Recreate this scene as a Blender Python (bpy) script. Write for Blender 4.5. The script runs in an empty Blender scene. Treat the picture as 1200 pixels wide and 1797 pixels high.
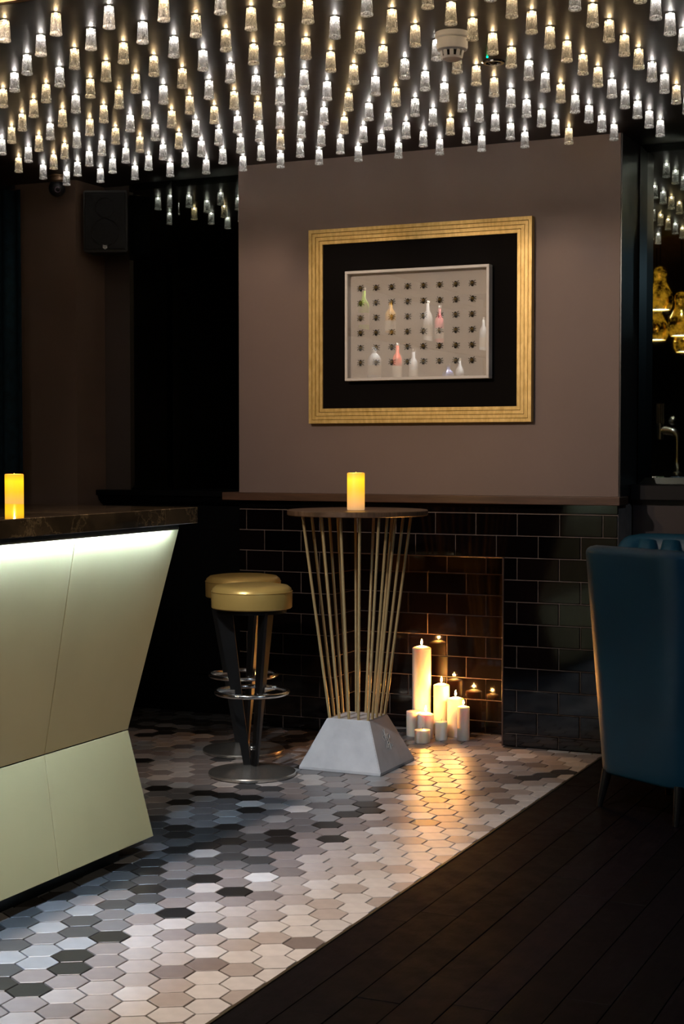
import bpy, bmesh, math, random
from mathutils import Vector, Matrix
random.seed(7)
PI = math.pi
SC = bpy.context.scene
COL = SC.collection

# ------------------------------------------------------------------ camera, world, lights, exposure
F_PX, YAW, PITCH, CAM_H = 2718.68, 0.429967, 0.03902, 1.35
cam_d = bpy.data.cameras.new('camera')
cam = bpy.data.objects.new('camera', cam_d); COL.objects.link(cam)
cam.location = (0, 0, CAM_H); cam.rotation_euler = (PI/2 - PITCH, 0, YAW)
cam_d.sensor_fit = 'HORIZONTAL'; cam_d.sensor_width = 24.0; cam_d.lens = F_PX/1200*24.0
cam_d.clip_start = 0.05; cam_d.clip_end = 60
SC.camera = cam
SC.view_settings.view_transform = 'Standard'; SC.view_settings.look = 'None'
SC.view_settings.gamma = 1.0; SC.view_settings.use_curve_mapping = False
SC.view_settings.exposure = 1.0
w = bpy.data.worlds.new('world'); SC.world = w; w.use_nodes = True
w.node_tree.nodes['Background'].inputs[0].default_value = (0.5, 0.6, 0.9, 1)
w.node_tree.nodes['Background'].inputs[1].default_value = 0.0004

def light(name, kind, loc, energy, color, size=.1, rot=None, **kw):
    d = bpy.data.lights.new(name, kind); d.energy = energy; d.color = color
    if kind == 'AREA':
        d.size = size
        if 'size_y' in kw: d.shape = 'RECTANGLE'; d.size_y = kw['size_y']
    elif kind != 'SUN': d.shadow_soft_size = size
    if kind == 'SPOT':
        d.spot_size = kw.get('cone', 1.0); d.spot_blend = kw.get('blend', .5)
    o = bpy.data.objects.new(name, d); COL.objects.link(o); o.location = loc
    if rot is not None: o.rotation_euler = rot
    return o
def aim(o, target):
    o.rotation_euler = (Vector(target) - o.location).to_track_quat('-Z', 'Y').to_euler()

BULB_WARM, BULB_COOL = 95.0, 90.0      # emission of the ceiling lamp LEDs
# recessed spots in the wooden ceiling in front of the picture, lighting the tiled floor and the chimney wall; the fill spots after these two are added
l = light('downlight_floor', 'SPOT', (-2.50, 3.1, 2.95), 150, (1.0, .81, .71), .06, (0, 0, 0), cone=1.15, blend=1.0)
aim(l, (-2.1, 4.05, 0))
l = light('downlight_wall', 'SPOT', (-3.0, 2.6, 2.95), 105, (1.0, .86, .78), .06, (0, 0, 0), cone=.95, blend=1.0)
aim(l, (-2.65, 6.7, 1.75))
l = light('fill_seating', 'SPOT', (0.3, 3.2, 2.7), 34, (.50, .74, 1.0), .1, (0, 0, 0), cone=1.5, blend=1.0)  # added fill without a fixture, brightens the teal chairs
aim(l, (-1.0, 5.3, .5))
l = light('fill_table', 'SPOT', (-3.0, 3.1, 2.95), 130, (.86, .93, 1.0), .05, (0, 0, 0), cone=.42, blend=1.0)  # extra fill put in to whiten the front of the pyramid base
aim(l, (-2.8, 5.85, .3))
l = light('fill_taps', 'SPOT', (-2.5, 2.3, 2.95), 25, (.85, .93, 1.0), .05, (0, 0, 0), cone=.5, blend=.6)  # made-up spot so the reflected taps catch some light
aim(l, (-2.8, 1.6, 1.35))
l = light('fill_bar', 'SPOT', (0.0, 2.6, 2.9), 75, (1.0, .86, .62), .06, (0, 0, 0), cone=.62, blend=.9)  # warm fill added to lift the bar front panels
aim(l, (-2.75, 3.75, .80))
l = light('fill_fascia', 'SPOT', (-3.3, 3.2, 2.86), 45, (1.0, .66, .32), .03, (0, 0, 0), cone=1.3, blend=.8)  # unseen spot added to turn the wooden fascia orange
aim(l, (-3.0, 4.0, 2.86))

# ------------------------------------------------------------------ materials
def s2l(c):
    return tuple(((v/255)/12.92 if v/255 <= .04045 else ((v/255+.055)/1.055)**2.4) for v in c)
def new_mat(name):
    m = bpy.data.materials.new(name); m.use_nodes = True
    nt = m.node_tree; b = nt.nodes['Principled BSDF']
    return m, nt, b
def setc(b, col): b.inputs['Base Color'].default_value = (*col[:3], 1)
def noise(nt, scale=10, detail=3, rough=.5, coord='Object', stretch=None):
    tc = nt.nodes.new('ShaderNodeTexCoord'); mp = nt.nodes.new('ShaderNodeMapping')
    nt.links.new(tc.outputs[coord], mp.inputs[0])
    if stretch: mp.inputs['Scale'].default_value = stretch
    n = nt.nodes.new('ShaderNodeTexNoise'); n.inputs['Scale'].default_value = scale
    n.inputs['Detail'].default_value = detail; n.inputs['Roughness'].default_value = rough
    nt.links.new(mp.outputs[0], n.inputs['Vector'])
    return n
def ramp(nt, src, stops):
    r = nt.nodes.new('ShaderNodeValToRGB'); e = r.color_ramp.elements
    while len(e) < len(stops): e.new(.5)
    for k, (p_, c) in enumerate(stops): e[k].position = p_; e[k].color = (*c[:3], 1)
    nt.links.new(src, r.inputs[0]); return r
def bump(nt, b, src, strength=.2, dist=.01):
    n = nt.nodes.new('ShaderNodeBump'); n.inputs['Strength'].default_value = strength
    n.inputs['Distance'].default_value = dist
    nt.links.new(src, n.inputs['Height']); nt.links.new(n.outputs[0], b.inputs['Normal']); return n
def mat(name, col, rough=.5, metal=0, spec=.5, var=.0, vscale=8, bstr=0, bscale=60, stretch=None, coat=0, detail=3):
    m, nt, b = new_mat(name); setc(b, col)
    b.inputs['Roughness'].default_value = rough; b.inputs['Metallic'].default_value = metal
    b.inputs['Specular IOR Level'].default_value = spec
    if coat: b.inputs['Coat Weight'].default_value = coat; b.inputs['Coat Roughness'].default_value = .05
    if var:
        n = noise(nt, vscale, detail, stretch=stretch)
        r = ramp(nt, n.outputs['Fac'], [(.3, tuple(c*(1-var) for c in col)), (.7, tuple(min(1, c*(1+var)) for c in col))])
        nt.links.new(r.outputs[0], b.inputs['Base Color'])
    if bstr:
        n2 = noise(nt, bscale, 3, stretch=stretch); bump(nt, b, n2.outputs['Fac'], bstr, .004)
    return m
def emit(name, col, strength):
    m = bpy.data.materials.new(name); m.use_nodes = True; nt = m.node_tree
    for n in list(nt.nodes): nt.nodes.remove(n)
    o = nt.nodes.new('ShaderNodeOutputMaterial'); e = nt.nodes.new('ShaderNodeEmission')
    e.inputs[0].default_value = (*col, 1); e.inputs[1].default_value = strength
    nt.links.new(e.outputs[0], o.inputs[0]); return m

MAT = {}
MAT['wall'] = mat('brown_wall_paint', (.175, .122, .103), .55, spec=.35, var=.06, vscale=1.5, bstr=.05, bscale=90)
MAT['dark_wall'] = mat('dark_gloss_panel', (.022, .019, .018), .3, var=.2, vscale=4, stretch=(6, 6, .3))
MAT['pil'] = mat('pilaster_paint', (.12, .078, .058), .55, spec=.3, var=.08, vscale=2)
MAT['black'] = mat('black_paint', (.0012, .0012, .0014), .5, spec=.06, var=.1)
MAT['room'] = mat('dark_room_paint', (.02, .017, .016), .7, spec=.2, var=.2, vscale=2)
MAT['grout'] = mat('wall_grout', (.25, .185, .15), .8, var=.15, vscale=20)
MAT['fgrout'] = mat('floor_grout', (.125, .100, .088), .85, var=.2, vscale=20)
MAT['ledge'] = mat('stained_wood_ledge', (.075, .034, .018), .38, var=.25, vscale=6, stretch=(1, 8, 12), bstr=.1, bscale=30)
MAT['chrome'] = mat('polished_chrome', (.92, .90, .87), .16, 1)
MAT['steel'] = mat('dark_brushed_steel', (.42, .38, .33), .26, .85, var=.15, vscale=30)
MAT['goldleather'] = mat('gold_vinyl', (.60, .385, .11), .30, .45, var=.06, vscale=4, bstr=.08, bscale=120)
MAT['rod'] = mat('brass_rod', (.60, .43, .20), .34, .5)
MAT['stoolleg'] = mat('black_leg', (.005, .0047, .0045), .35, var=.1)
MAT['woodtop'] = mat('dark_oak_tabletop', (.11, .062, .034), .33, var=.45, vscale=9, stretch=(1, 14, 1), bstr=.1)
MAT['concrete'] = mat('pale_concrete', (.50, .47, .45), .6, var=.10, vscale=14, bstr=.12, bscale=60)
MAT['champ'] = mat('champagne_panel', (.44, .355, .175), .42, .0, spec=.5, var=.05, vscale=3, bstr=.02, bscale=200)
MAT['chair'] = mat('teal_leather', (.0045, .048, .084), .42, spec=.45, var=.12, vscale=4, bstr=.10, bscale=140)
MAT['curtain'] = mat('teal_velvet', (.003, .014, .022), .9, spec=.2, var=.4, vscale=25)
MAT['plastic'] = mat('off_white_plastic', (.74, .74, .80), .38, var=.03)
MAT['blackplastic'] = mat('black_plastic', (.006, .006, .0065), .45, spec=.25)
MAT['grille'] = mat('black_grille', (.004, .004, .0045), .6, spec=.2, bstr=.4, bscale=400)
MAT['badge'] = mat('pale_badge', (.5, .5, .5), .4)
MAT['white'] = mat('white_frame', (.60, .56, .53), .45, var=.03)
MAT['card'] = mat('pale_grey_card', (.86, .79, .72), .75, var=.03, vscale=6)
MAT['mat'] = mat('black_mat', (.0022, .0012, .0009), .8, spec=.1)
MAT['fur'] = mat('bee_black', (.010, .008, .006), .7)
MAT['bee'] = mat('bee_gold', (.23, .15, .03), .6)
MAT['wax'] = None
MAT['wick'] = mat('wick', (.01, .008, .006), .9)
MAT['strip'] = emit('led_strip', (.46, .70, 1.0), 430)
MAT['flame'] = emit('flame', (1.0, .56, .16), 60)
MAT['green'] = emit('green_led', (.0, 1.0, .25), 4)
MAT['darkglass'] = mat('dark_lens', (.004, .004, .005), .06)
MAT['ir'] = mat('lens_ring', (.45, .30, .42), .3, .4)
MAT['trim'] = mat('brass_floor_trim', (.12, .095, .06), .45, .7)
MAT['cord'] = mat('black_cord', (.01, .01, .01), .6)
MAT['wood_ceiling'] = mat('wood_ceiling', (.30, .155, .06), .5, var=.3, vscale=4, stretch=(12, 1, 1))

def tile_mat():
    m, nt, b = new_mat('black_glazed_tile')
    oi = nt.nodes.new('ShaderNodeObjectInfo')
    r = ramp(nt, oi.outputs['Random'], [(0, (.0012, .0009, .0012)), (1, (.0045, .0026, .0026))])
    nt.links.new(r.outputs[0], b.inputs['Base Color'])
    b.inputs['Roughness'].default_value = .07; b.inputs['Specular IOR Level'].default_value = .50
    n = noise(nt, 14, 2, coord='Object'); bump(nt, b, n.outputs['Fac'], .035, .004)
    return m
MAT['tile'] = tile_mat()
def hex_mat(name, col, dv):
    m, nt, b = new_mat('hex_tile_'+name)
    oi = nt.nodes.new('ShaderNodeObjectInfo'); ge = nt.nodes.new('ShaderNodeNewGeometry')
    ad = nt.nodes.new('ShaderNodeMath'); ad.operation = 'ADD'
    nt.links.new(oi.outputs['Random'], ad.inputs[0]); nt.links.new(ge.outputs['Random Per Island'], ad.inputs[1])
    fr = nt.nodes.new('ShaderNodeMath'); fr.operation = 'FRACT'; nt.links.new(ad.outputs[0], fr.inputs[0])
    r = ramp(nt, fr.outputs[0], [(0, tuple(c*(1-dv) for c in col)), (1, tuple(c*(1+dv) for c in col))])
    n = noise(nt, 22, 4, coord='Object')
    r2 = ramp(nt, n.outputs['Fac'], [(.3, (.90, .90, .90)), (.7, (1.06, 1.06, 1.06))])
    mx = nt.nodes.new('ShaderNodeMixRGB'); mx.blend_type = 'MULTIPLY'; mx.inputs[0].default_value = 1
    nt.links.new(r.outputs[0], mx.inputs[1]); nt.links.new(r2.outputs[0], mx.inputs[2])
    nt.links.new(mx.outputs[0], b.inputs['Base Color'])
    b.inputs['Roughness'].default_value = .34; b.inputs['Specular IOR Level'].default_value = .5
    n3 = noise(nt, 60, 3); bump(nt, b, n3.outputs['Fac'], .06, .003)
    return m
HEX = {'K': hex_mat('black', (.020, .017, .015), .2), 'D': hex_mat('charcoal', (.058, .055, .054), .2),
       'M': hex_mat('mid_grey', (.17, .155, .150), .15), 'T': hex_mat('taupe', (.27, .222, .200), .15),
       'L': hex_mat('light_grey', (.30, .295, .29), .1), 'B': hex_mat('beige', (.50, .435, .39), .1),
       'W': hex_mat('off_white', (.72, .68, .64), .07)}
def plank_mat():
    m, nt, b = new_mat('dark_floorboard')
    oi = nt.nodes.new('ShaderNodeObjectInfo')
    n = noise(nt, 7, 5, .65, stretch=(14, 1, 1))
    r = ramp(nt, n.outputs['Fac'], [(.3, (.0012, .0008, .0013)), (.7, (.0044, .0028, .0042))])
    hs = nt.nodes.new('ShaderNodeHueSaturation'); nt.links.new(r.outputs[0], hs.inputs['Color'])
    mr = nt.nodes.new('ShaderNodeMapRange'); mr.inputs[3].default_value = .6; mr.inputs[4].default_value = 1.5
    nt.links.new(oi.outputs['Random'], mr.inputs[0]); nt.links.new(mr.outputs[0], hs.inputs['Value'])
    nt.links.new(hs.outputs[0], b.inputs['Base Color'])
    n4 = noise(nt, 9, 4, .6)
    r4 = ramp(nt, n4.outputs['Fac'], [(.3, (.5, .5, .5)), (.7, (.7, .7, .7))])
    nt.links.new(r4.outputs[0], b.inputs['Roughness']); bump(nt, b, n.outputs['Fac'], .18, .003); b.inputs['Specular IOR Level'].default_value = .07
    return m
MAT['plank'] = plank_mat()
def ceil_mat():
    m, nt, b = new_mat('dark_lacquered_ceiling')
    n = noise(nt, 3, 3, stretch=(1, 9, 1))
    r = ramp(nt, n.outputs['Fac'], [(.3, (.012, .008, .0065)), (.7, (.022, .015, .013))])
    nt.links.new(r.outputs[0], b.inputs['Base Color'])
    b.inputs['Roughness'].default_value = .40; b.inputs['Specular IOR Level'].default_value = .30
    return m
MAT['ceiling'] = ceil_mat()
def marble_mat():
    m, nt, b = new_mat('brown_marble')
    n = noise(nt, 5, 8, .65)
    v = nt.nodes.new('ShaderNodeTexVoronoi'); v.feature = 'DISTANCE_TO_EDGE'; v.inputs['Scale'].default_value = 7
    mixv = nt.nodes.new('ShaderNodeMixRGB'); mixv.inputs[0].default_value = .25
    tc = nt.nodes.new('ShaderNodeTexCoord')
    nt.links.new(tc.outputs['Object'], mixv.inputs[1]); nt.links.new(n.outputs['Color'], mixv.inputs[2])
    nt.links.new(mixv.outputs[0], v.inputs['Vector'])
    r = ramp(nt, v.outputs['Distance'], [(0, (.09, .066, .042)), (.03, (.036, .026, .017))])
    r2 = ramp(nt, n.outputs['Fac'], [(.35, (.35, .35, .35)), (.65, (1.5, 1.4, 1.2))])
    mx = nt.nodes.new('ShaderNodeMixRGB'); mx.blend_type = 'MULTIPLY'; mx.inputs[0].default_value = 1
    nt.links.new(r.outputs[0], mx.inputs[1]); nt.links.new(r2.outputs[0], mx.inputs[2])
    nt.links.new(mx.outputs[0], b.inputs['Base Color'])
    b.inputs['Roughness'].default_value = .05; b.inputs['Specular IOR Level'].default_value = .7
    return m
MAT['marble'] = marble_mat()
def gold_mat():
    m, nt, b = new_mat('brushed_gold_leaf')
    n = noise(nt, 60, 4, .6, stretch=(1, 1, .35))
    r = ramp(nt, n.outputs['Fac'], [(.3, (.50, .32, .085)), (.7, (.74, .52, .19))])
    nt.links.new(r.outputs[0], b.inputs['Base Color'])
    b.inputs['Metallic'].default_value = .35; b.inputs['Roughness'].default_value = .42
    bump(nt, b, n.outputs['Fac'], .1, .002); return m
MAT['gold'] = gold_mat()
def wax_mat():
    m, nt, b = new_mat('white_wax'); setc(b, (.86, .78, .66)); b.inputs['Roughness'].default_value = .42
    b.inputs['Subsurface Weight'].default_value = .6; b.inputs['Subsurface Radius'].default_value = (.03, .018, .010)
    b.inputs['Subsurface Scale'].default_value = 1.0
    return m
MAT['wax'] = wax_mat()
def led_wax(h):
    m, nt, b = new_mat('glowing_led_wax'); setc(b, (.4, .24, .12)); b.inputs['Roughness'].default_value = .5
    tc = nt.nodes.new('ShaderNodeTexCoord'); sp = nt.nodes.new('ShaderNodeSeparateXYZ')
    nt.links.new(tc.outputs['Object'], sp.inputs[0])
    mr = nt.nodes.new('ShaderNodeMapRange'); mr.inputs[2].default_value = h
    nt.links.new(sp.outputs[2], mr.inputs[0])
    r = ramp(nt, mr.outputs[0], [(0, (.42, .24, .10)), (.22, (.82, .36, .08)), (.55, (1.1, .50, .01)), (.82, (1.3, .74, .005)), (.95, (1.1, .46, .01)), (1, (.7, .30, .03))])
    nt.links.new(r.outputs[0], b.inputs['Emission Color']); b.inputs['Emission Strength'].default_value = .62
    return m
def mirror_mat():
    m, nt, b = new_mat('smoked_mirror'); setc(b, (.20, .225, .20)); b.inputs['Metallic'].default_value = 1
    b.inputs['Roughness'].default_value = .015; return m
MAT['mirror'] = mirror_mat()
def pane_mat(name, refl=.5, tint=(1, 1, 1)):
    m = bpy.data.materials.new(name); m.use_nodes = True; nt = m.node_tree
    for n in list(nt.nodes): nt.nodes.remove(n)
    o = nt.nodes.new('ShaderNodeOutputMaterial'); t = nt.nodes.new('ShaderNodeBsdfTransparent'); g = nt.nodes.new('ShaderNodeBsdfGlossy')
    t.inputs[0].default_value = (*tint, 1); g.inputs['Roughness'].default_value = .0
    mx = nt.nodes.new('ShaderNodeMixShader'); mx.inputs[0].default_value = refl
    nt.links.new(t.outputs[0], mx.inputs[1]); nt.links.new(g.outputs[0], mx.inputs[2]); nt.links.new(mx.outputs[0], o.inputs[0])
    return m
MAT['pane'] = pane_mat('picture_glass', .20)
def lampglass(name, body):
    # clear crackled glass: mostly see-through, glossy on the facets, a little light caught in the cut pattern
    m = bpy.data.materials.new(name); m.use_nodes = True; nt = m.node_tree
    for n in list(nt.nodes): nt.nodes.remove(n)
    o = nt.nodes.new('ShaderNodeOutputMaterial'); t = nt.nodes.new('ShaderNodeBsdfTransparent'); g = nt.nodes.new('ShaderNodeBsdfGlossy')
    d = nt.nodes.new('ShaderNodeBsdfTranslucent'); d2 = nt.nodes.new('ShaderNodeBsdfDiffuse')
    t.inputs[0].default_value = (.93, .93, .93, 1); g.inputs['Roughness'].default_value = .12
    d.inputs[0].default_value = (.9, .9, .9, 1); d2.inputs[0].default_value = (.9, .9, .9, 1)
    tc = nt.nodes.new('ShaderNodeTexCoord'); mp = nt.nodes.new('ShaderNodeMapping'); mp.inputs['Scale'].default_value = (1, 1, .35)
    nt.links.new(tc.outputs['Object'], mp.inputs[0])
    v = nt.nodes.new('ShaderNodeTexVoronoi'); v.feature = 'DISTANCE_TO_EDGE'; v.inputs['Scale'].default_value = 130
    nt.links.new(mp.outputs[0], v.inputs['Vector'])
    r = ramp(nt, v.outputs['Distance'], [(0, (min(1, body*3.2),)*3), (.16, (body*.35,)*3)])
    bp = nt.nodes.new('ShaderNodeBump'); bp.inputs['Strength'].default_value = .6; bp.inputs['Distance'].default_value = .002
    nt.links.new(v.outputs['Distance'], bp.inputs['Height']); nt.links.new(bp.outputs[0], g.inputs['Normal'])
    a1 = nt.nodes.new('ShaderNodeMixShader'); nt.links.new(d.outputs[0], a1.inputs[1]); nt.links.new(d2.outputs[0], a1.inputs[2]); a1.inputs[0].default_value = .4
    a2 = nt.nodes.new('ShaderNodeMixShader'); nt.links.new(r.outputs[0], a2.inputs[0]); nt.links.new(t.outputs[0], a2.inputs[1]); nt.links.new(a1.outputs[0], a2.inputs[2])
    lw = nt.nodes.new('ShaderNodeLayerWeight'); lw.inputs[0].default_value = .18
    a3 = nt.nodes.new('ShaderNodeMixShader'); nt.links.new(lw.outputs['Facing'], a3.inputs[0])
    a4 = nt.nodes.new('ShaderNodeMixShader'); a4.inputs[0].default_value = .45; nt.links.new(g.outputs[0], a4.inputs[1]); nt.links.new(a1.outputs[0], a4.inputs[2])
    nt.links.new(a2.outputs[0], a3.inputs[1]); nt.links.new(a4.outputs[0], a3.inputs[2])
    nt.links.new(a3.outputs[0], o.inputs[0]); return m
MAT['lampglass'] = lampglass('cut_lamp_glass', .085)
MAT['lamprim'] = lampglass('thick_glass_foot', .85)
MAT['bulb_warm'] = emit('led_warm_white', (1.0, .70, .36), BULB_WARM)
MAT['bulb_cool'] = emit('led_cool_white', (1.0, .93, .84), BULB_COOL)

# ------------------------------------------------------------------ geometry helpers
def finish(name, bm, m, parent=None, loc=None, smooth=False, kind=None):
    bmesh.ops.recalc_face_normals(bm, faces=bm.faces)
    me = bpy.data.meshes.new(name); bm.to_mesh(me); bm.free()
    for mm in (m if isinstance(m, (list, tuple)) else [m]): me.materials.append(mm)
    if smooth:
        me.shade_smooth()
        if smooth != 'all': me.set_sharp_from_angle(angle=math.radians(38))
    o = bpy.data.objects.new(name, me); COL.objects.link(o)
    if loc is not None: o.location = loc
    if parent is not None: o.parent = parent
    if kind: o['kind'] = kind
    return o
def inst(name, me, parent=None, loc=(0, 0, 0), rot=None):
    o = bpy.data.objects.new(name, me); COL.objects.link(o); o.location = loc
    if rot is not None: o.rotation_euler = rot
    if parent is not None: o.parent = parent
    return o
def thing(name, label, cat, loc=(0, 0, 0), rz=0, group=None):
    o = bpy.data.objects.new(name, None); COL.objects.link(o); o.location = loc; o.rotation_euler = (0, 0, rz)
    o.empty_display_size = .05
    return tag(o, label, cat, group)
def tag(o, label, cat, group=None):
    o['label'] = label; o['category'] = cat
    if group: o['group'] = group
    return o
def copy_tree(o, parent=None):
    c = o.copy(); COL.objects.link(c)
    if parent is not None: c.parent = parent
    for ch in list(o.children): copy_tree(ch, c)
    return c
def abox(bm, x0, x1, y0, y1, z0, z1, bev=0, seg=1):
    vs = [bm.verts.new((x, y, z)) for z in (z0, z1) for y in (y0, y1) for x in (x0, x1)]
    fs = [(0, 2, 3, 1), (4, 5, 7, 6), (0, 1, 5, 4), (2, 6, 7, 3), (0, 4, 6, 2), (1, 3, 7, 5)]
    faces = [bm.faces.new([vs[i] for i in f]) for f in fs]
    if bev:
        es = list({e for f in faces for e in f.edges})
        bmesh.ops.bevel(bm, geom=es, offset=bev, segments=seg, affect='EDGES', profile=.5)
def prism(bm, pts, h0, h1, axis='z'):
    def P(a, b, h): return (a, b, h) if axis == 'z' else ((a, h, b) if axis == 'y' else (h, a, b))
    lo = [bm.verts.new(P(a, b, h0)) for a, b in pts]; hi = [bm.verts.new(P(a, b, h1)) for a, b in pts]
    n = len(pts); bm.faces.new(lo[::-1]); bm.faces.new(hi)
    for i in range(n): bm.faces.new((lo[i], lo[(i+1) % n], hi[(i+1) % n], hi[i]))
def lathe(bm, prof, seg=32, center=(0, 0, 0), mi=0):
    cx, cy, cz = center; rings = []
    for r, z in prof:
        if r < 1e-6: rings.append([bm.verts.new((cx, cy, cz+z))])
        else: rings.append([bm.verts.new((cx+r*math.cos(2*PI*k/seg), cy+r*math.sin(2*PI*k/seg), cz+z)) for k in range(seg)])
    for a, b in zip(rings, rings[1:]):
        for k in range(seg):
            k2 = (k+1) % seg
            if len(a) == 1 and len(b) == 1: continue
            if len(a) == 1: f = bm.faces.new((a[0], b[k2], b[k]))
            elif len(b) == 1: f = bm.faces.new((a[k], a[k2], b[0]))
            else: f = bm.faces.new((a[k], a[k2], b[k2], b[k]))
            f.material_index = mi
def tube(bm, pts, r, seg=10, closed=False, caps=True):
    pts = [Vector(q_) for q_ in pts]; n = len(pts); rings = []; prev = None
    for i in range(n):
        a = pts[(i-1) % n] if (closed or i > 0) else pts[i]; b = pts[(i+1) % n] if (closed or i < n-1) else pts[i]
        t = (b-a).normalized()
        if prev is None:
            up = Vector((0, 0, 1)) if abs(t.z) < .9 else Vector((1, 0, 0)); u = t.cross(up).normalized()
        else: u = (prev - t*prev.dot(t)).normalized()
        prev = u; v = t.cross(u); rr = r[i] if isinstance(r, (list, tuple)) else r
        rings.append([bm.verts.new(pts[i]+(u*math.cos(2*PI*k/seg)+v*math.sin(2*PI*k/seg))*rr) for k in range(seg)])
    m_ = n if closed else n-1
    for i in range(m_):
        a, b = rings[i], rings[(i+1) % n]
        for k in range(seg): bm.faces.new((a[k], a[(k+1) % seg], b[(k+1) % seg], b[k]))
    if not closed and caps: bm.faces.new(rings[0][::-1]); bm.faces.new(rings[-1])
def B(): return bmesh.new()
def struct(name, bm, m, parent=None, **k):
    o = finish(name, bm, m, parent, **k)
    if parent is None: o['kind'] = 'structure'
    return o

# ------------------------------------------------------------------ main dimensions (metres, room axes)
YW = 6.733          # face of the tiled / painted chimney breast
CX0, CX1 = -3.645, -1.745
AX0, AX1 = -3.133, -2.278          # alcove
YA = 6.995          # back of the alcove
ZC = 2.745          # ceiling
ZLINE = .86594; HP = .100825; WP = .199117; XJ = -3.60492
XB = -1.7907        # tile / boards boundary
LEDGE0, LEDGE1 = 1.112, 1.150

# ------------------------------------------------------------------ structure: shell
bm = B(); abox(bm, -6.2, XB, -2.6, 7.6, -.12, -.006); floor = struct('floor', bm, MAT['fgrout'])
bm = B(); abox(bm, XB, 2.6, -2.6, 7.6, -.12, -.004); floor2 = struct('floor', bm, MAT['black'])
bm = B(); abox(bm, -6.2, 2.6, 4.014, 7.6, ZC, ZC+.45); struct('ceiling', bm, MAT['ceiling'])
bm = B(); abox(bm, -6.05, 2.45, 3.99, 4.0135, ZC+.0005, ZC+.298); struct('trim_8', bm, MAT['wood_ceiling'])
bm = B(); abox(bm, -6.2, 2.6, -2.6, 4.012, ZC+.30, ZC+.45); struct('ceiling', bm, MAT['wood_ceiling'])
bm = B(); abox(bm, -6.2, 2.6, 7.2, 7.4, 0, ZC); struct('wall_back', bm, MAT['room'])
bm = B(); abox(bm, -6.2, -6.05, -2.5, 7.2, 0, ZC+.3); struct('wall_left', bm, MAT['room'])
bm = B(); abox(bm, 2.45, 2.6, -2.5, 7.2, 0, ZC+.3); struct('wall_right', bm, MAT['room'])
bm = B(); abox(bm, -6.05, 2.45, -2.6, -2.5, 0, ZC+.3); struct('wall_front', bm, MAT['room'])
# painted chimney breast
bm = B(); abox(bm, CX0, CX1+.001, YW, 7.2, LEDGE1, ZC); struct('wall_chimney', bm, MAT['wall'])
bm = B(); abox(bm, CX1+.002, CX1+.008, YW+.003, 7.03, LEDGE1, ZC); struct('trim_1', bm, MAT['dark_wall'])
# tiled base of the chimney: piers, lintel, alcove back and cheek
G = .004            # tile face stands this much proud of the grout
bm = B()
abox(bm, CX0, AX0-G, YW+G, 7.2, 0, LEDGE0); abox(bm, AX1+G, CX1, YW+G, 7.2, 0, LEDGE0)
abox(bm, AX0-G, AX1+G, YW+G, 7.2, ZLINE+G, LEDGE0); abox(bm, AX0-G, AX1+G, YA+G, 7.2, 0, ZLINE+G)
tiled = struct('wall_chimney_base', bm, MAT['grout'])
TM = {}
def tile_mesh(L, H):
    key = (round(L, 3), round(H, 3))
    if key not in TM:
        b_ = B(); abox(b_, -L/2, L/2, 0, .007, -H/2, H/2)
        es = [e for e in b_.edges if all(abs(v.co.y) < 1e-6 for v in e.verts)]
        bmesh.ops.bevel(b_, geom=es, offset=.0022, segments=1, affect='EDGES')
        bmesh.ops.recalc_face_normals(b_, faces=b_.faces)
        me = bpy.data.meshes.new('brick_tile'); b_.to_mesh(me); b_.free(); me.materials.append(MAT['tile']); TM[key] = me
    return TM[key]
def courses(ztop):
    zs = [ZLINE + 2*HP - k*HP for k in range(0, 12)]
    zs = [z for z in zs if z > 0] + [0]
    return [(zs[k+1], zs[k], k) for k in range(len(zs)-1) if zs[k] <= ztop+.01]
GAP = .0042
def tile_run(x0, x1, y, ztop, shift=0.0, face='front'):
    for z0, z1, k in courses(ztop):
        off = (0 if k % 2 == 0 else WP/2) + shift
        n0 = math.floor((x0-XJ-off)/WP); x = XJ+off+n0*WP
        while x < x1 - 1e-4:
            a, b_ = max(x, x0), min(x+WP, x1)
            if b_-a > .02 and z1-z0 > .02:
                me = tile_mesh(b_-a-GAP, z1-z0-GAP)
                tr = (random.uniform(-.004, .004), 0, random.uniform(-.004, .004))
                if face == 'front': inst('brick_tile', me, tiled, ((a+b_)/2, y, (z0+z1)/2), tr)
                else: inst('brick_tile', me, tiled, (y, (a+b_)/2, (z0+z1)/2), (tr[0], 0, PI/2+tr[2]))
            x += WP
tile_run(CX0, CX1, YW-.003, ZLINE+2*HP, 0) if False else None
for (a, b_, zt, zb) in ((CX0, CX1, ZLINE+2*HP, ZLINE),):
    for z0, z1, k in courses(zt):
        if z0 < ZLINE-.01: continue
        off = 0 if k % 2 == 0 else WP/2
        x = XJ+off-WP*2
        while x < b_:
            u, v_ = max(x, a), min(x+WP, b_)
            if v_-u > .015: inst('brick_tile', tile_mesh(v_-u-GAP, z1-z0-GAP), tiled, ((u+v_)/2, YW-.003, (z0+z1)/2), (random.uniform(-.004, .004), 0, random.uniform(-.004, .004)))
            x += WP
tile_run(CX0, AX0, YW-.003, ZLINE); tile_run(AX1, CX1, YW-.003, ZLINE)
tile_run(AX0+.004, AX1-.002, YA-.003, ZLINE, shift=-.041)
tile_run(YW+.004, YA-.006, AX0+.003, ZLINE, shift=-.02, face='side')
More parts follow.
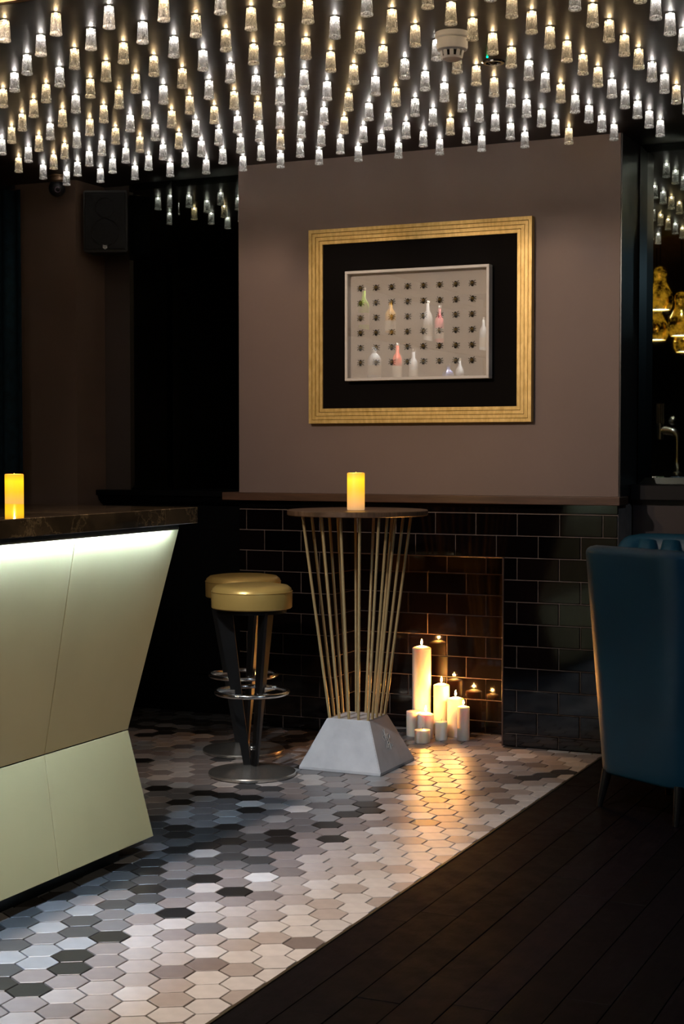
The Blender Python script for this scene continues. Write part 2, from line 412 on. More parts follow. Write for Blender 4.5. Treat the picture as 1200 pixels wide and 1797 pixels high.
# black glazed strip below the ledge
bm = B(); abox(bm, CX0, CX1, YW-.004, YW+.01, ZLINE+2*HP+.003, LEDGE0, .002); struct('trim_2', bm, MAT['tile'])
bm = B(); abox(bm, AX1-.002, AX1+.006, YW-.006, YW+.004, .0, ZLINE, .001); abox(bm, AX0, AX1+.006, YW-.006, YW+.004, ZLINE-.003, ZLINE+.002, .001)
struct('trim_3', bm, mat('tile_edge_trim', (.10, .06, .045), .3, .5))
# wooden ledge
bm = B(); abox(bm, -3.713, -1.724, 6.68, YW+.10, LEDGE0, LEDGE1, .003, 2); struct('trim_4', bm, MAT['ledge'])
# left recess: wainscot, its ledge and wall
bm = B(); abox(bm, -4.585, CX0, 6.95, 7.2, 0, 1.08, .0)
for k in range(2): abox(bm, -4.52+k*.42, -4.16+k*.42, 6.942, 6.951, .2, .95, .003)
struct('wall_wainscot', bm, MAT['black'])
bm = B(); prism(bm, [(6.888, 1.148), (6.888, 1.122), (6.905, 1.118), (6.915, 1.095), (6.935, 1.078), (6.955, 1.07), (7.0, 1.07), (7.0, 1.148)], -4.587, CX0, 'x'); struct('trim_5', bm, MAT['black'])
bm = B(); abox(bm, -4.6, CX0, 6.985, 7.2, 1.148, ZC); struct('wall_recess', bm, mat('recess_paint', (.035, .022, .016), .6))
bm = B(); abox(bm, -5.10, -4.588, 6.72, 7.2, 0, ZC); struct('wall_pilaster', bm, MAT['pil'])
# right recess
bm = B(); abox(bm, CX1+.01, 2.4, 7.055, 7.2, 1.15, ZC); struct('wall_recess', bm, MAT['black'])
bm = B(); abox(bm, CX1+.012, 2.4, 6.90, 7.05, 1.130, 1.200, .004); struct('trim_6', bm, mat('black_gloss_shelf', (.006, .005, .005), .5, spec=.2))
bm = B(); abox(bm, CX1+.01, 2.4, 6.96, 7.2, 0, 1.13); struct('wall_wainscot', bm, mat('dark_brown_panel', (.02, .009, .008), .5))

# ------------------------------------------------------------------ floor: hexagon tiles
TILE_ROWS = [
    (-2, -2, [4, 4, 1, 2, 5, 2, 3, 2, 2]),
    (-1, -3, [6, 4, 1, 4, 5, 5, 3, 5, 3]),
    (0, -3, [4, 6, 4, 1, 1, 5, 2, 2, 5, 0, 0, 0, 0, 0, 0, 0, 0, 0, 0, 0, 0, 0, 0, 0, 0, 0, 0, 0, 0, 0, 0, 0, 0, 0, 0, 0, 0, 0, 1]),
    (1, -4, [6, 6, 6, 4, 4, 4, 1, 3, 3, 0, 0, 0, 0, 0, 0, 0, 0, 0, 0, 0, 0, 0, 0, 0, 0, 0, 0, 0, 0, 0, 1, 0, 0, 0, 0, 0, 1, 0, 0, 0, 1]),
    (2, -5, [7, 7, 7, 6, 6, 6, 6, 6, 4, 5, 2, 1, 2, 1, 1, 2, 3, 2, 2, 2, 2, 3, 3, 0, 3, 1, 0, 6, 4, 6, 0, 6, 4, 0, 6, 6, 0, 1, 1, 0, 1]),
    (3, -5, [7, 6, 6, 4, 6, 6, 4, 6, 1, 4, 3, 2, 3, 3, 2, 1, 2, 1, 1, 3, 5, 5, 1, 3, 3, 5, 4, 6, 6, 0, 4, 6, 6, 0, 6, 6, 4, 2, 0, 1]),
    (4, -5, [7, 7, 7, 4, 7, 6, 3, 6, 6, 4, 6, 1, 3, 2, 5, 1, 2, 2, 3, 3, 3, 3, 5, 1, 3, 0, 4, 4, 0, 4, 4, 0, 0, 0, 4, 6, 0, 0, 1]),
    (5, -4, [7, 6, 7, 6, 7, 6, 6, 4, 1, 4, 4, 3, 2, 2, 1, 2, 1, 5, 5, 3, 3, 1]),
    (6, -3, [7, 7, 6, 7, 6, 6, 4, 6, 7, 3, 2, 3, 2, 2, 3, 3, 3, 1, 7, 1, 0, 2]),
    (7, 1, [7, 6, 6, 6, 4, 4, 4, 2, 1, 1, 3, 5, 3, 6, 3]),
    (8, 1, [6, 7, 7, 6, 6, 6, 4, 4, 4, 3, 3, 3, 7, 5]),
    (9, 0, [7, 7, 6, 7, 6, 6, 6, 6, 1, 4, 1, 5, 5, 3, 5]),
    (10, 0, [6, 7, 7, 7, 6, 7, 6, 6, 6, 4, 4, 1, 5, 3]),
    (11, 2, [7, 6, 7, 7, 7, 6, 7, 4, 6, 1, 1, 3]),
    (12, 3, [7, 7, 7, 6, 7, 6, 4, 6, 6, 4]),
    (13, 9, [7, 6, 6]),
    (17, 9, [4, 0, 4]),
    (18, 12, [4, 0, 0, 0, 0, 0, 0, 4]),
    (19, 12, [2, 0, 0, 0, 0, 6, 4, 4]),
    (20, 12, [2, 6, 4, 6, 0, 6]),
    (21, 12, [2, 6, 6, 0, 6])]
S = .1029472; E1 = (-.05147356, .08915482); E2 = (.05147356, .08915482); O0 = (-2.31418326, 3.34093932)
cls = {}
CLASSES = ('K', 'D', 'M', 'T', 'L', 'B', 'W')
for j, i0, s_ in TILE_ROWS:
    for k, c in enumerate(s_):
        if c: cls[(i0+k, j)] = CLASSES[c-1]
def cam_px(P):
    ca, sa = math.cos(YAW), math.sin(YAW); cp, sp = math.cos(PITCH), math.sin(PITCH)
    Fv = Vector((-sa*cp, ca*cp, -sp)); Rv = Vector((ca, sa, 0)); Uv = Rv.cross(Fv)
    V = Vector(P) - Vector((0, 0, CAM_H)); d = V.dot(Fv)
    return 600+F_PX*V.dot(Rv)/d, 898.5-F_PX*V.dot(Uv)/d, d
def clip(poly, n, c):           # keep points with n.p <= c
    out = []
    for a, b_ in zip(poly, poly[1:]+poly[:1]):
        da, db = n[0]*a[0]+n[1]*a[1]-c, n[0]*b_[0]+n[1]*b_[1]-c
        if da <= 0: out.append(a)
        if (da < 0) != (db < 0) and abs(da-db) > 1e-12:
            t = da/(da-db); out.append((a[0]+(b_[0]-a[0])*t, a[1]+(b_[1]-a[1])*t))
    return out
R_ = (S-.0050)/math.sqrt(3)
HEXV = [(R_*math.cos(PI/2+k*PI/3), R_*math.sin(PI/2+k*PI/3)) for k in range(6)]
def default_class(x, y):
    t = (x+2.85)/(XB+2.85)                       # 0 at the bar, 1 at the boards
    if y > 6.25 and x < -3.1: t = .25 - (y-6.25)*.5
    elif y > 4.6: t = max(t, .48) if x < -2.2 else t
    t += random.gauss(0, .13)
    if t < .12: return random.choice('KKDD')
    if t < .32: return random.choice('KDDMM')
    if t < .5: return random.choice('DMTTL')
    if t < .68: return random.choice('TTTBBLM')
    if t < .85: return random.choice('TBBBW')
    return random.choice('BWWW')
cand = []
for i in range(-60, 90):
    for j in range(-60, 60):
        x = O0[0]+i*E1[0]+j*E2[0]; y = O0[1]+i*E1[1]+j*E2[1]
        if not (-5.2 < x < XB+.05 and 2.4 < y < 7.05): continue
        if x < -2.86 and y < 4.36: continue
        if x < -4.62 and y > 6.68: continue
        poly = [(x+a, y+b_) for a, b_ in HEXV]
        poly = clip(poly, (1, 0), XB-.004)
        if x < CX0: poly = clip(clip(poly, (1, 0), CX0+.06), (0, 1), 6.948)
        elif AX0+.02 < x < AX1-.02: poly = clip(poly, (0, 1), YA-.006)
        else: poly = clip(poly, (0, 1), YW-.006)
        if len(poly) < 3: continue
        ar = abs(sum(a[0]*b_[1]-a[1]*b_[0] for a, b_ in zip(poly, poly[1:]+poly[:1])))/2
        if ar < .0008: continue
        px, py, d = cam_px((x, y, 0))
        inside = -25 < px < 1225 and py < 1830
        hidden = px < 225 and py < 1590 - (px/270)*120 - 10      # behind the bar front
        cand.append((-(ar/d**3) if inside and not hidden else 1, x, y, poly, cls.get((i, j)) or default_class(x, y), ar))
cand.sort(key=lambda t: t[0])
HEXM = {}
full = .0090
def hex_geo(bm, poly, cx, cy, z0=-.006, z1=0., mi=0):
    hi = [bm.verts.new((cx+(a-cx)*.975 if False else a, b_, z1-.0010)) for a, b_ in poly]
    top = [bm.verts.new((cx+(a-cx)*.972, cy+(b_-cy)*.972, z1)) for a, b_ in poly]
    lo = [bm.verts.new((a, b_, z0)) for a, b_ in poly]
    n = len(poly); fs = [bm.faces.new(top)]
    for k in range(n):
        k2 = (k+1) % n
        fs.append(bm.faces.new((hi[k], hi[k2], top[k2], top[k]))); fs.append(bm.faces.new((lo[k], lo[k2], hi[k2], hi[k])))
    for f in fs: f.material_index = mi
keys = list(HEX)
rest = B()
n_part = 0
for pr, x, y, poly, c, ar in cand:
    dz = random.uniform(-.0006, .0006)
    if n_part < 298 and pr < 0:
        whole = len(poly) == 6 and ar > .00885
        if whole:
            if c not in HEXM:
                b_ = B(); hex_geo(b_, HEXV, 0, 0); bmesh.ops.recalc_face_normals(b_, faces=b_.faces)
                me = bpy.data.meshes.new('hex_tile'); b_.to_mesh(me); b_.free(); me.materials.append(HEX[c]); HEXM[c] = me
            o = inst('hex_tile', HEXM[c], floor, (x, y, dz), (random.uniform(-.004, .004), random.uniform(-.004, .004), 0))
        else:
            b_ = B(); lp = [(a-x, q_-y) for a, q_ in poly]
            mx_ = sum(a for a, q_ in lp)/len(lp); my_ = sum(q_ for a, q_ in lp)/len(lp)
            hex_geo(b_, lp, mx_, my_); finish('hex_tile', b_, HEX[c], floor, (x, y, dz))
        n_part += 1
    else:
        mx_ = sum(a for a, q_ in poly)/len(poly); my_ = sum(q_ for a, q_ in poly)/len(poly)
        hex_geo(rest, poly, mx_, my_, z1=dz, mi=keys.index(c))
finish('hex_tiles_beyond', rest, [HEX[k] for k in keys], floor, kind='stuff')
# boards
PW = .118; k = 0; x = XB+.008
while x < 2.3:
    y = 1.4 - random.uniform(0, 1.2); px_, _, _ = cam_px((x, 5, 0))
    wd = PW
    while y < 6.95:
        L = random.uniform(.75, 1.5); y1 = min(y+L, 6.955)
        if y1-y > .05:
            vis = any(-40 < cam_px((x+wd/2, yy, 0))[0] < 1240 and cam_px((x+wd/2, yy, 0))[1] < 1900 for yy in (max(y, 1.5), max(y1, 1.6)))
            if vis:
                b_ = B(); abox(b_, -wd/2+.0012, wd/2-.0012, -(y1-y)/2+.001, (y1-y)/2-.001, -.004, random.uniform(.0005, .0018), .0007)
                finish('plank', b_, MAT['plank'], floor2, (x+wd/2, (y+y1)/2, 0))
        y = y1
        if y >= 6.95: break
    x += wd
bm = B(); abox(bm, XB-.004, XB+.006, 1.6, YW-.01, -.005, .003, .001); struct('trim_7', bm, MAT['trim'])

# ------------------------------------------------------------------ mirrors
def mirror(label, x0, x1, y, z0, z1, group=None, bw=.035):
    t = thing('wall_mirror', label, 'mirror', ((x0+x1)/2, y, z0), 0, group)
    hw = (x1-x0)/2; H = z1-z0; b_ = B()
    o_ = [b_.verts.new(v) for v in ((-hw, .006, 0), (hw, .006, 0), (hw, .006, H), (-hw, .006, H))]
    i_ = [b_.verts.new(v) for v in ((-hw+bw, 0, bw), (hw-bw, 0, bw), (hw-bw, 0, H-bw), (-hw+bw, 0, H-bw))]
    b_.faces.new(i_); inner = b_
    finish('mirror_glass', b_, MAT['mirror'], t)
    b_ = B()
    o_ = [b_.verts.new(v) for v in ((-hw, .004, 0), (hw, .004, 0), (hw, .004, H), (-hw, .004, H))]
    i_ = [b_.verts.new(v) for v in ((-hw+bw, 0, bw), (hw-bw, 0, bw), (hw-bw, 0, H-bw), (-hw+bw, 0, H-bw))]
    for k in range(4): b_.faces.new((o_[k], o_[(k+1) % 4], i_[(k+1) % 4], i_[k]))
    finish('bevelled_edge', b_, MAT['mirror'], t)
    b_ = B(); abox(b_, -hw, hw, .0062, .018, 0, H); finish('backing', b_, MAT['black'], t)
    return t
mirror('narrow smoked mirror panel in the left recess beside the black speaker', -4.40, -4.142, 6.93, 1.15, 2.743)
mirror('wide smoked mirror panel in the left recess touching the chimney breast', -4.138, CX0-.004, 6.93, 1.15, 2.743)
mirror('smoked mirror panel in the right recess beyond the teal chairs', CX1+.014, 1.2, 7.03, 1.202, 2.743)

# ------------------------------------------------------------------ framed bees
fx0, fx1, fz0, fz1 = -3.2475, -2.136, 1.4835, 2.4045
t = thing('framed_artwork', 'gold-banded square frame with black mat holding a white bee display box', 'picture', ((fx0+fx1)/2, YW, (fz0+fz1)/2))
hw, hh = (fx1-fx0)/2, (fz1-fz0)/2
bandw = .0182
for k in range(4):
    a = k*bandw; b_ = B(); y0, y1 = -.036+k*.0022, -.002
    ow, oh, iw, ih = hw-a, hh-a, hw-a-bandw+.0012, hh-a-bandw+.0012
    def ring(w_, h_, y_): return [b_.verts.new((sx*w_, y_, sz*h_)) for sx, sz in ((-1, -1), (1, -1), (1, 1), (-1, 1))]
    r0 = ring(ow, oh, y1); r1 = ring(ow, oh, y0+.001); r2 = ring(ow-.001, oh-.001, y0); r3 = ring(iw+.001, ih+.001, y0); r4 = ring(iw, ih, y0+.003); r5 = ring(iw, ih, y1)
    for A_, B_ in ((r0, r1), (r1, r2), (r2, r3), (r3, r4), (r4, r5), (r5, r0)):
        for m_ in range(4): b_.faces.new((A_[m_], A_[(m_+1) % 4], B_[(m_+1) % 4], B_[m_]))
    finish('frame_band', b_, MAT['gold'], t)
b_ = B(); abox(b_, -hw+.004, hw-.004, -.022, -.001, -hh+.004, hh-.004); finish('black_mat', b_, MAT['mat'], t)
# display box
bx0, bx1, bz0, bz1 = -3.041, -2.3255, 1.682, 2.196
YB = 6.662
cxb, czb = (bx0+bx1)/2, (bz0+bz1)/2
box = thing('display_box', 'shallow white box frame of forty-eight bees mounted on the black mat', 'display box', (cxb, YB, czb))
bw_, bh_ = (bx1-bx0)/2, (bz1-bz0)/2
for (xa, xb, za, zb) in ((-bw_, bw_, bh_-.013, bh_), (-bw_, bw_, -bh_, -bh_+.013), (-bw_, -bw_+.013, -bh_+.013, bh_-.013), (bw_-.013, bw_, -bh_+.013, bh_-.013)):
    b_ = B(); abox(b_, xa, xb, 0, .048, za, zb, .0012); finish('box_side', b_, MAT['white'], box)
b_ = B(); abox(b_, -bw_+.013, bw_-.013, .040, .047, -bh_+.013, bh_-.013); finish('backing_card', b_, MAT['card'], box)
b_ = B(); abox(b_, -bw_+.013, bw_-.013, .004, .0058, -bh_+.013, bh_-.013); finish('glass_pane', b_, MAT['pane'], box)
def bee_mesh():
    b_ = B(); ft = []
    def ell(c, r, mi, seg=10):
        m_ = Matrix.Translation(c) @ Matrix.Diagonal((*r, 1))
        g = bmesh.ops.create_icosphere(b_, subdivisions=2, radius=1, matrix=m_)
        for f in {f for v in g['verts'] for f in v.link_faces}: f.material_index = mi
    ell((0, -.004, -.0025), (.0036, .0042, .0058), 0); ell((0, -.004, .0035), (.0045, .004, .0042), 1); ell((0, -.004, .0083), (.003, .0028, .0026), 0)
    ell((0, -.0045, -.0015), (.0055, .0042, .0012), 1)
    for s in (-1, 1):
        for dz, dx, tz in ((.006, .0085, .0105), (.003, .010, .0025), (.000, .0095, -.0055)):
            tube(b_, [(s*.003, -.003, dz), (s*dx*.65, -.0035, dz+(tz-dz)*.35), (s*dx, -.0005, tz)], .0008, 5)
    me = bpy.data.meshes.new('bee'); b_.to_mesh(me); b_.free(); me.materials.append(MAT['fur']); me.materials.append(MAT['bee']); me.transform(Matrix.Diagonal((1.8, 1.35, 1.5, 1))); me.shade_smooth(); return me
beem = bee_mesh()
ORD = ['first', 'second', 'third', 'fourth', 'fifth', 'sixth', 'seventh', 'eighth', 'ninth', 'tenth', 'eleventh', 'twelfth', 'thirteenth', 'fourteenth', 'fifteenth', 'sixteenth', 'seventeenth', 'eighteenth']
for r_ in range(6):
    for c_ in range(8):
        o = inst('bee', beem, None, (-2.9755+c_*(.557/7), YB+.0392, 2.1145-r_*(.3495/5)), (0, random.uniform(-.25, .25), 0))
        rn = ('top row' if r_ == 0 else 'bottom row' if r_ == 5 else ORD[r_]+' row down')
        cn = ('leftmost' if c_ == 0 else 'rightmost' if c_ == 7 else ORD[c_]+' from left')
        tag(o, f'mounted black and gold bee in the white display box, {rn}, {cn}', 'bee', 'bees mounted in the display box')

# ------------------------------------------------------------------ ceiling lamps
LM = ((.1944912, .0029165), (-.00002236, .1939754), (-2.8638038, 6.42114615))
LZ = 2.675; LK = (LZ-1.35)/(2.655-1.35)     # lattice fitted at 2.655, scaled about the eye height
def lamp_meshes():
    H = .068
    b_ = B(); outer = [(.0145, H), (.0158, H*.8), (.0172, H*.45), (.0186, .008)]; inner = [(.0130, H*.2), (.0120, H*.6), (.0105, H*.92)]
    lathe(b_, outer+[(.0150, .0085), (.0100, .0120), (0, .0125)], 20); lathe(b_, inner, 20)
    body = finish('glass_shade', b_, MAT['lampglass'], smooth=True)
    b_ = B(); lathe(b_, [(.0150, .0070), (.0138, .0035), (.0160, .0004), (.0186, .0), (.0197, .0020), (.0192, .0070), (.0175, .0085), (.0150, .0070)], 20)
    foot = finish('glass_foot', b_, MAT['lamprim'], smooth=True)
    b_ = B(); lathe(b_, [(0, H+.0015), (.0150, H+.0015), (.0150, H-.0015), (0, H-.0015)], 16)
    cap = finish('lamp_cap', b_, MAT['chrome'], smooth=True)
    b_ = B(); lathe(b_, [(0, H-.003), (.0040, H-.0035), (.0046, H-.006), (.003, H-.0085), (0, H-.009)], 12)
    bulb = finish('bulb', b_, MAT['bulb_warm'], smooth=True)
    return body, foot, cap, bulb
body, foot, cap, bulb = lamp_meshes()
bulb_cool_me = bulb.data.copy(); bulb_cool_me.materials[0] = MAT['bulb_cool']
protos = (body, foot, cap, bulb)
lamps = []
for j in range(0, -13, -1):
    row = []
    for i in range(-8, 11):
        x = LK*(LM[0][0]*i+LM[1][0]*j+LM[2][0]); y = LK*(LM[0][1]*i+LM[1][1]*j+LM[2][1])
        px, py, d = cam_px((x, y, LZ+.02))
        if px < -260 or px > 1430: continue
        row.append((i, x, y, -14 < px < 1214 and py > -18))
    nv = [r_ for r_ in row if r_[3]]
    lo = min([r_[0] for r_ in nv], default=99); hi = max([r_[0] for r_ in nv], default=-99)
    for i, x, y, vis in row:
        warm = random.random() < (.12 if j > -3 else .35 if j > -5 else .62)
        tone = 'warm white' if warm else 'cool white'
        rn = 'the row nearest the chimney wall' if j == 0 else f'{ORD[-j]} row from chimney wall'
        if vis:
            n_ = i-lo; pos = 'leftmost' if n_ == 0 else ('rightmost' if i == hi else ORD[n_]+' from left')
            lab = f'small {tone} glass ceiling lamp, {pos} in {rn}'
        else:
            side, kk = ('left', lo-i) if i < lo else ('right', i-hi)
            lab = f'small {tone} glass ceiling lamp past the {side} picture edge, {ORD[kk-1]} out, {rn}'
        lab = ' '.join(lab.split()[:16])
        t = thing('ceiling_lamp', lab, 'lamp', (x, y, LZ), random.uniform(0, 6), 'glass lamps hanging in rows under the dark ceiling')
        for pr in protos:
            me = pr.data if (pr is not bulb or warm) else bulb_cool_me
            inst(pr.name.split('.')[0], me, t)
        lamps.append(t)
for pr in protos: bpy.data.objects.remove(pr)

# ------------------------------------------------------------------ smoke detector and sensor ring
t = thing('smoke_detector', 'white round smoke detector among the glass ceiling lamps', 'smoke detector', (-1.845, 4.905, ZC))
b_ = B(); lathe(b_, [(0, 0), (.057, 0), (.057, -.016), (.053, -.020), (0, -.020)], 40); finish('mounting_ring', b_, MAT['plastic'], t, smooth=True)
b_ = B(); lathe(b_, [(0, -.021), (.052, -.021), (.0525, -.048), (.050, -.056), (.042, -.060), (0, -.060)], 40); finish('body', b_, MAT['plastic'], t, smooth=True)
for k in range(10):
    an = k*PI/5; b_ = B(); c, s = math.cos(an), math.sin(an)
    pts = [(.0400, -.058), (.0345, -.082), (.0315, -.082), (.037, -.058)]
    vs = []
    for sg in (-1, 1):
        for r_, z in pts: vs.append(b_.verts.new((c*r_-s*sg*.0065, s*r_+c*sg*.0065, z)))
    b_.faces.new(vs[:4]); b_.faces.new(vs[4:][::-1])
    for m_ in range(4): b_.faces.new((vs[m_], vs[(m_+1) % 4], vs[4+(m_+1) % 4], vs[4+m_]))
    finish('vent_fin', b_, MAT['plastic'], t)
b_ = B(); lathe(b_, [(0, -.060), (.030, -.060), (.027, -.080), (0, -.080)], 24); finish('sensor_core', b_, MAT['blackplastic'], t, smooth=True)
b_ = B(); lathe(b_, [(0, -.078), (.035, -.079), (.033, -.086), (.022, -.091), (0, -.092)], 32); finish('sensor_cap', b_, MAT['plastic'], t, smooth=True)
t = thing('ceiling_sensor', 'small flat ring sensor with a green light in the dark ceiling', 'sensor', (-1.843, 5.32, ZC))
b_ = B(); lathe(b_, [(.026, 0), (.041, 0), (.042, -.003), (.038, -.007), (.029, -.007), (.026, -.004), (.026, 0)], 36); finish('chrome_ring', b_, MAT['chrome'], t, smooth=True)
b_ = B(); lathe(b_, [(0, -.012), (.012, -.010), (.020, -.004), (.026, -.001), (.026, 0), (0, 0)], 28); finish('dark_lens', b_, MAT['darkglass'], t, smooth=True)
b_ = B(); bmesh.ops.create_icosphere(b_, subdivisions=2, radius=.0035, matrix=Matrix.Translation((.006, -.085, -.004))); finish('green_light', b_, MAT['green'], t, smooth=True)

# ------------------------------------------------------------------ bar
YE = 4.42
prof = {'t': (-2.617, 1.100), 'w': (-2.820, .413), 'b': (-2.721, .060)}
t = thing('bar_counter', 'champagne panelled bar counter with a pinched waist front', 'bar', (-2.9, 3.0, 0))
YS = [(4.42, 4.42, 4.42), (3.823, 3.943, 3.877), (3.223, 3.343, 3.277), (2.623, 2.743, 2.677), (2.023, 2.143, 2.077), (1.423, 1.543, 1.477)]
def quad_panel(name, a, b_, d0, d1, up):
    # a/b_: profile points (x,z) top and bottom; d0: (ytop,ybot) far edge, d1 near edge
    g = .0016; bm = B()
    dx, dz = b_[0]-a[0], b_[1]-a[1]; L = math.hypot(dx, dz); nx, nz = -dz/L, dx/L     # outward (+x)
    if nx < 0: nx, nz = -nx, -nz
    ex, ez = dx/L*g, dz/L*g
    P = [(a[0]+ex, d0[0]-g, a[1]+ez), (a[0]+ex, d1[0]+g, a[1]+ez), (b_[0]-ex, d1[1]+g, b_[1]-ez), (b_[0]-ex, d0[1]-g, b_[1]-ez)]
    f_ = [bm.verts.new((x+2.9, y-3.0, z)) for x, y, z in P]; k_ = [bm.verts.new((x+2.9-nx*.018, y-3.0, z-nz*.018)) for x, y, z in P]
    bm.faces.new(f_); bm.faces.new(k_[::-1])
    for m_ in range(4): bm.faces.new((f_[m_], f_[(m_+1) % 4], k_[(m_+1) % 4], k_[m_]))
    bmesh.ops.bevel(bm, geom=[e for e in bm.edges if e.verts[0] in f_ and e.verts[1] in f_], offset=.0012, segments=1, affect='EDGES')
    finish(name, bm, MAT['champ'], t)
for A_, B_ in zip(YS, YS[1:]):
    quad_panel('upper_panel', prof['t'], prof['w'], (A_[0], A_[1]), (B_[0], B_[1]), 1)
    quad_panel('lower_panel', prof['w'], prof['b'], (A_[1], A_[2]), (B_[1], B_[2]), 0)
bm = B(); xs = [(-2.640, 1.108), (-2.845, .413), (-2.748, .068), (-3.30, .068), (-3.30, 1.108)]
prism(bm, [(x+2.9, z) for x, z in xs], 1.45-3, YE-.002-3, 'y'); finish('carcass', bm, MAT['black'], t)
bm = B(); abox(bm, -3.28+2.9, -2.782+2.9, 1.45-3, 4.30-3, 0, .068); finish('toe_kick', bm, mat('toe_kick_green_black', (.004, .008, .006), .3), t)
bm = B(); abox(bm, -3.55, -2.57, 1.40, 4.46, 1.1135, 1.1665, .002); tag(finish('bar_worktop', bm, MAT['marble']), 'polished brown marble slab lying on the champagne bar', 'worktop')
t = thing('led_strip', 'cool white light strip under the front edge of the marble worktop', 'light strip', (-2.60, 3.0, 1.1))
bm = B(); abox(bm, -.001, .003, -1.5, 1.36, .0105, .0115); finish('light_tape', bm, MAT['strip'], t)
bm = B(); abox(bm, .0075, .0095, -1.5, 1.37, -.0045, .0130); abox(bm, -.003, .0095, -1.5, 1.37, .0118, .0130); finish('strip_shield', bm, MAT['steel'], t)  # lip added to stop the strip light spreading across the floor

# ------------------------------------------------------------------ pub table
def make_table(loc, label):
    t = thing('pub_table', label, 'table', loc, 0, None)
    b_ = B(); lathe(b_, [(0, 1.078), (.298, 1.078), (.302, 1.081), (.302, 1.098), (.299, 1.101), (0, 1.101)], 72); finish('tabletop', b_, MAT['woodtop'], t, smooth=True)
    hb, ht, zt = .188, .0985, .212
    b_ = B()
    ring_ = lambda h, z: [b_.verts.new((sx*h, sy*h, z)) for sx, sy in ((-1, -1), (1, -1), (1, 1), (-1, 1))]
    R = [ring_(hb-.002, 0), ring_(hb, .003), ring_(hb, .013), ring_(ht, zt)]
    b_.faces.new(R[0][::-1]); b_.faces.new(R[3])
    for A_, B_ in zip(R, R[1:]):
        for m_ in range(4): b_.faces.new((A_[m_], A_[(m_+1) % 4], B_[(m_+1) % 4], B_[m_]))
    bmesh.ops.bevel(b_, geom=[e for e in b_.edges if abs(e.verts[0].co.z-e.verts[1].co.z) > .1 or min(v.co.z for v in e.verts) > .2], offset=.003, segments=2, affect='EDGES')
    base = finish('pyramid_base', b_, MAT['concrete'], t)
    # engraved bee emblem on the right face: thin raised strokes lying on the sloping side
    sl = (hb-ht)/(zt-.013)
    def on(yy, zz): return (hb-(zz-.013)*sl+.0006, yy, zz)
    b_ = B(); cy, cz = .0, .115
    body_ = [(0, .034), (.008, .020), (.010, .0), (.007, -.020), (0, -.034), (-.007, -.020), (-.010, 0), (-.008, .020)]
    tube(b_, [on(cy+a, cz+c) for a, c in body_], .0011, 5, closed=True)
    for s in (-1, 1):
        for w_ in ([(0, .012), (.022, .026), (.036, .020), (.028, .006), (.004, .004)], [(0, .0), (.018, -.010), (.030, -.024), (.020, -.026), (.003, -.010)]):
            tube(b_, [on(cy+s*a, cz+c) for a, c in w_], .0010, 5)
        tube(b_, [on(cy+s*.002, cz+.034), on(cy+s*.010, cz+.048)], .0009, 5)
    for c in (.008, -.004, -.016): tube(b_, [on(cy-.008, cz+c), on(cy+.008, cz+c)], .0009, 5)
    finish('bee_emblem', b_, mat('emblem_line', (.62, .56, .48), .5), base)
    h0, h1 = .0885, .176
    pos = []
    for k in range(4): u = -1+k*.5; pos += [(u, -1), (1, u), (-u, 1), (-1, -u)]
    for u, v in pos:
        b_ = B(); tube(b_, [(u*h0, v*h0, zt-.012), (u*h1, v*h1, 1.078)], .0062, 10); finish('rod', b_, MAT['rod'], t, smooth=True)
    return t
make_table((-2.705, 6.058, 0), 'round pub table with fanned brass rods on a white pyramid base')
make_table((-3.807, 5.13, 0), 'second round pub table hidden behind the far end of the bar')
def led_candle(loc, label, r=.0375, h=.158):
    t = thing('led_candle', label, 'candle', loc)
    b_ = B(); lathe(b_, [(0, 0), (r-.002, 0), (r, .002), (r, h-.003), (r-.002, h), (r-.005, h), (r-.008, h-.008), (0, h-.012)], 40)
    finish('wax_body', b_, led_wax(h), t, smooth=True)
    b_ = B(); lathe(b_, [(0, h+.004), (.0035, h), (.004, h-.006), (.002, h-.012), (0, h-.0125)], 10); finish('flame_tip', b_, emit('led_flame', (1, .5, .05), 3), t, smooth=True)
    d = bpy.data.lights.new('led_candle_light', 'POINT'); d.energy = .5; d.color = (1.0, .62, .12); d.shadow_soft_size = .004
    lo = bpy.data.objects.new('led_candle_light', d); COL.objects.link(lo); lo.parent = t; lo.location = (0, 0, h+.012)
    return t
led_candle((-2.700, 6.03, 1.1012), 'glowing amber LED pillar candle on the round pub table')
led_candle((-3.807, 5.13, 1.1012), 'glowing amber LED pillar candle beyond the marble bar end, far left')

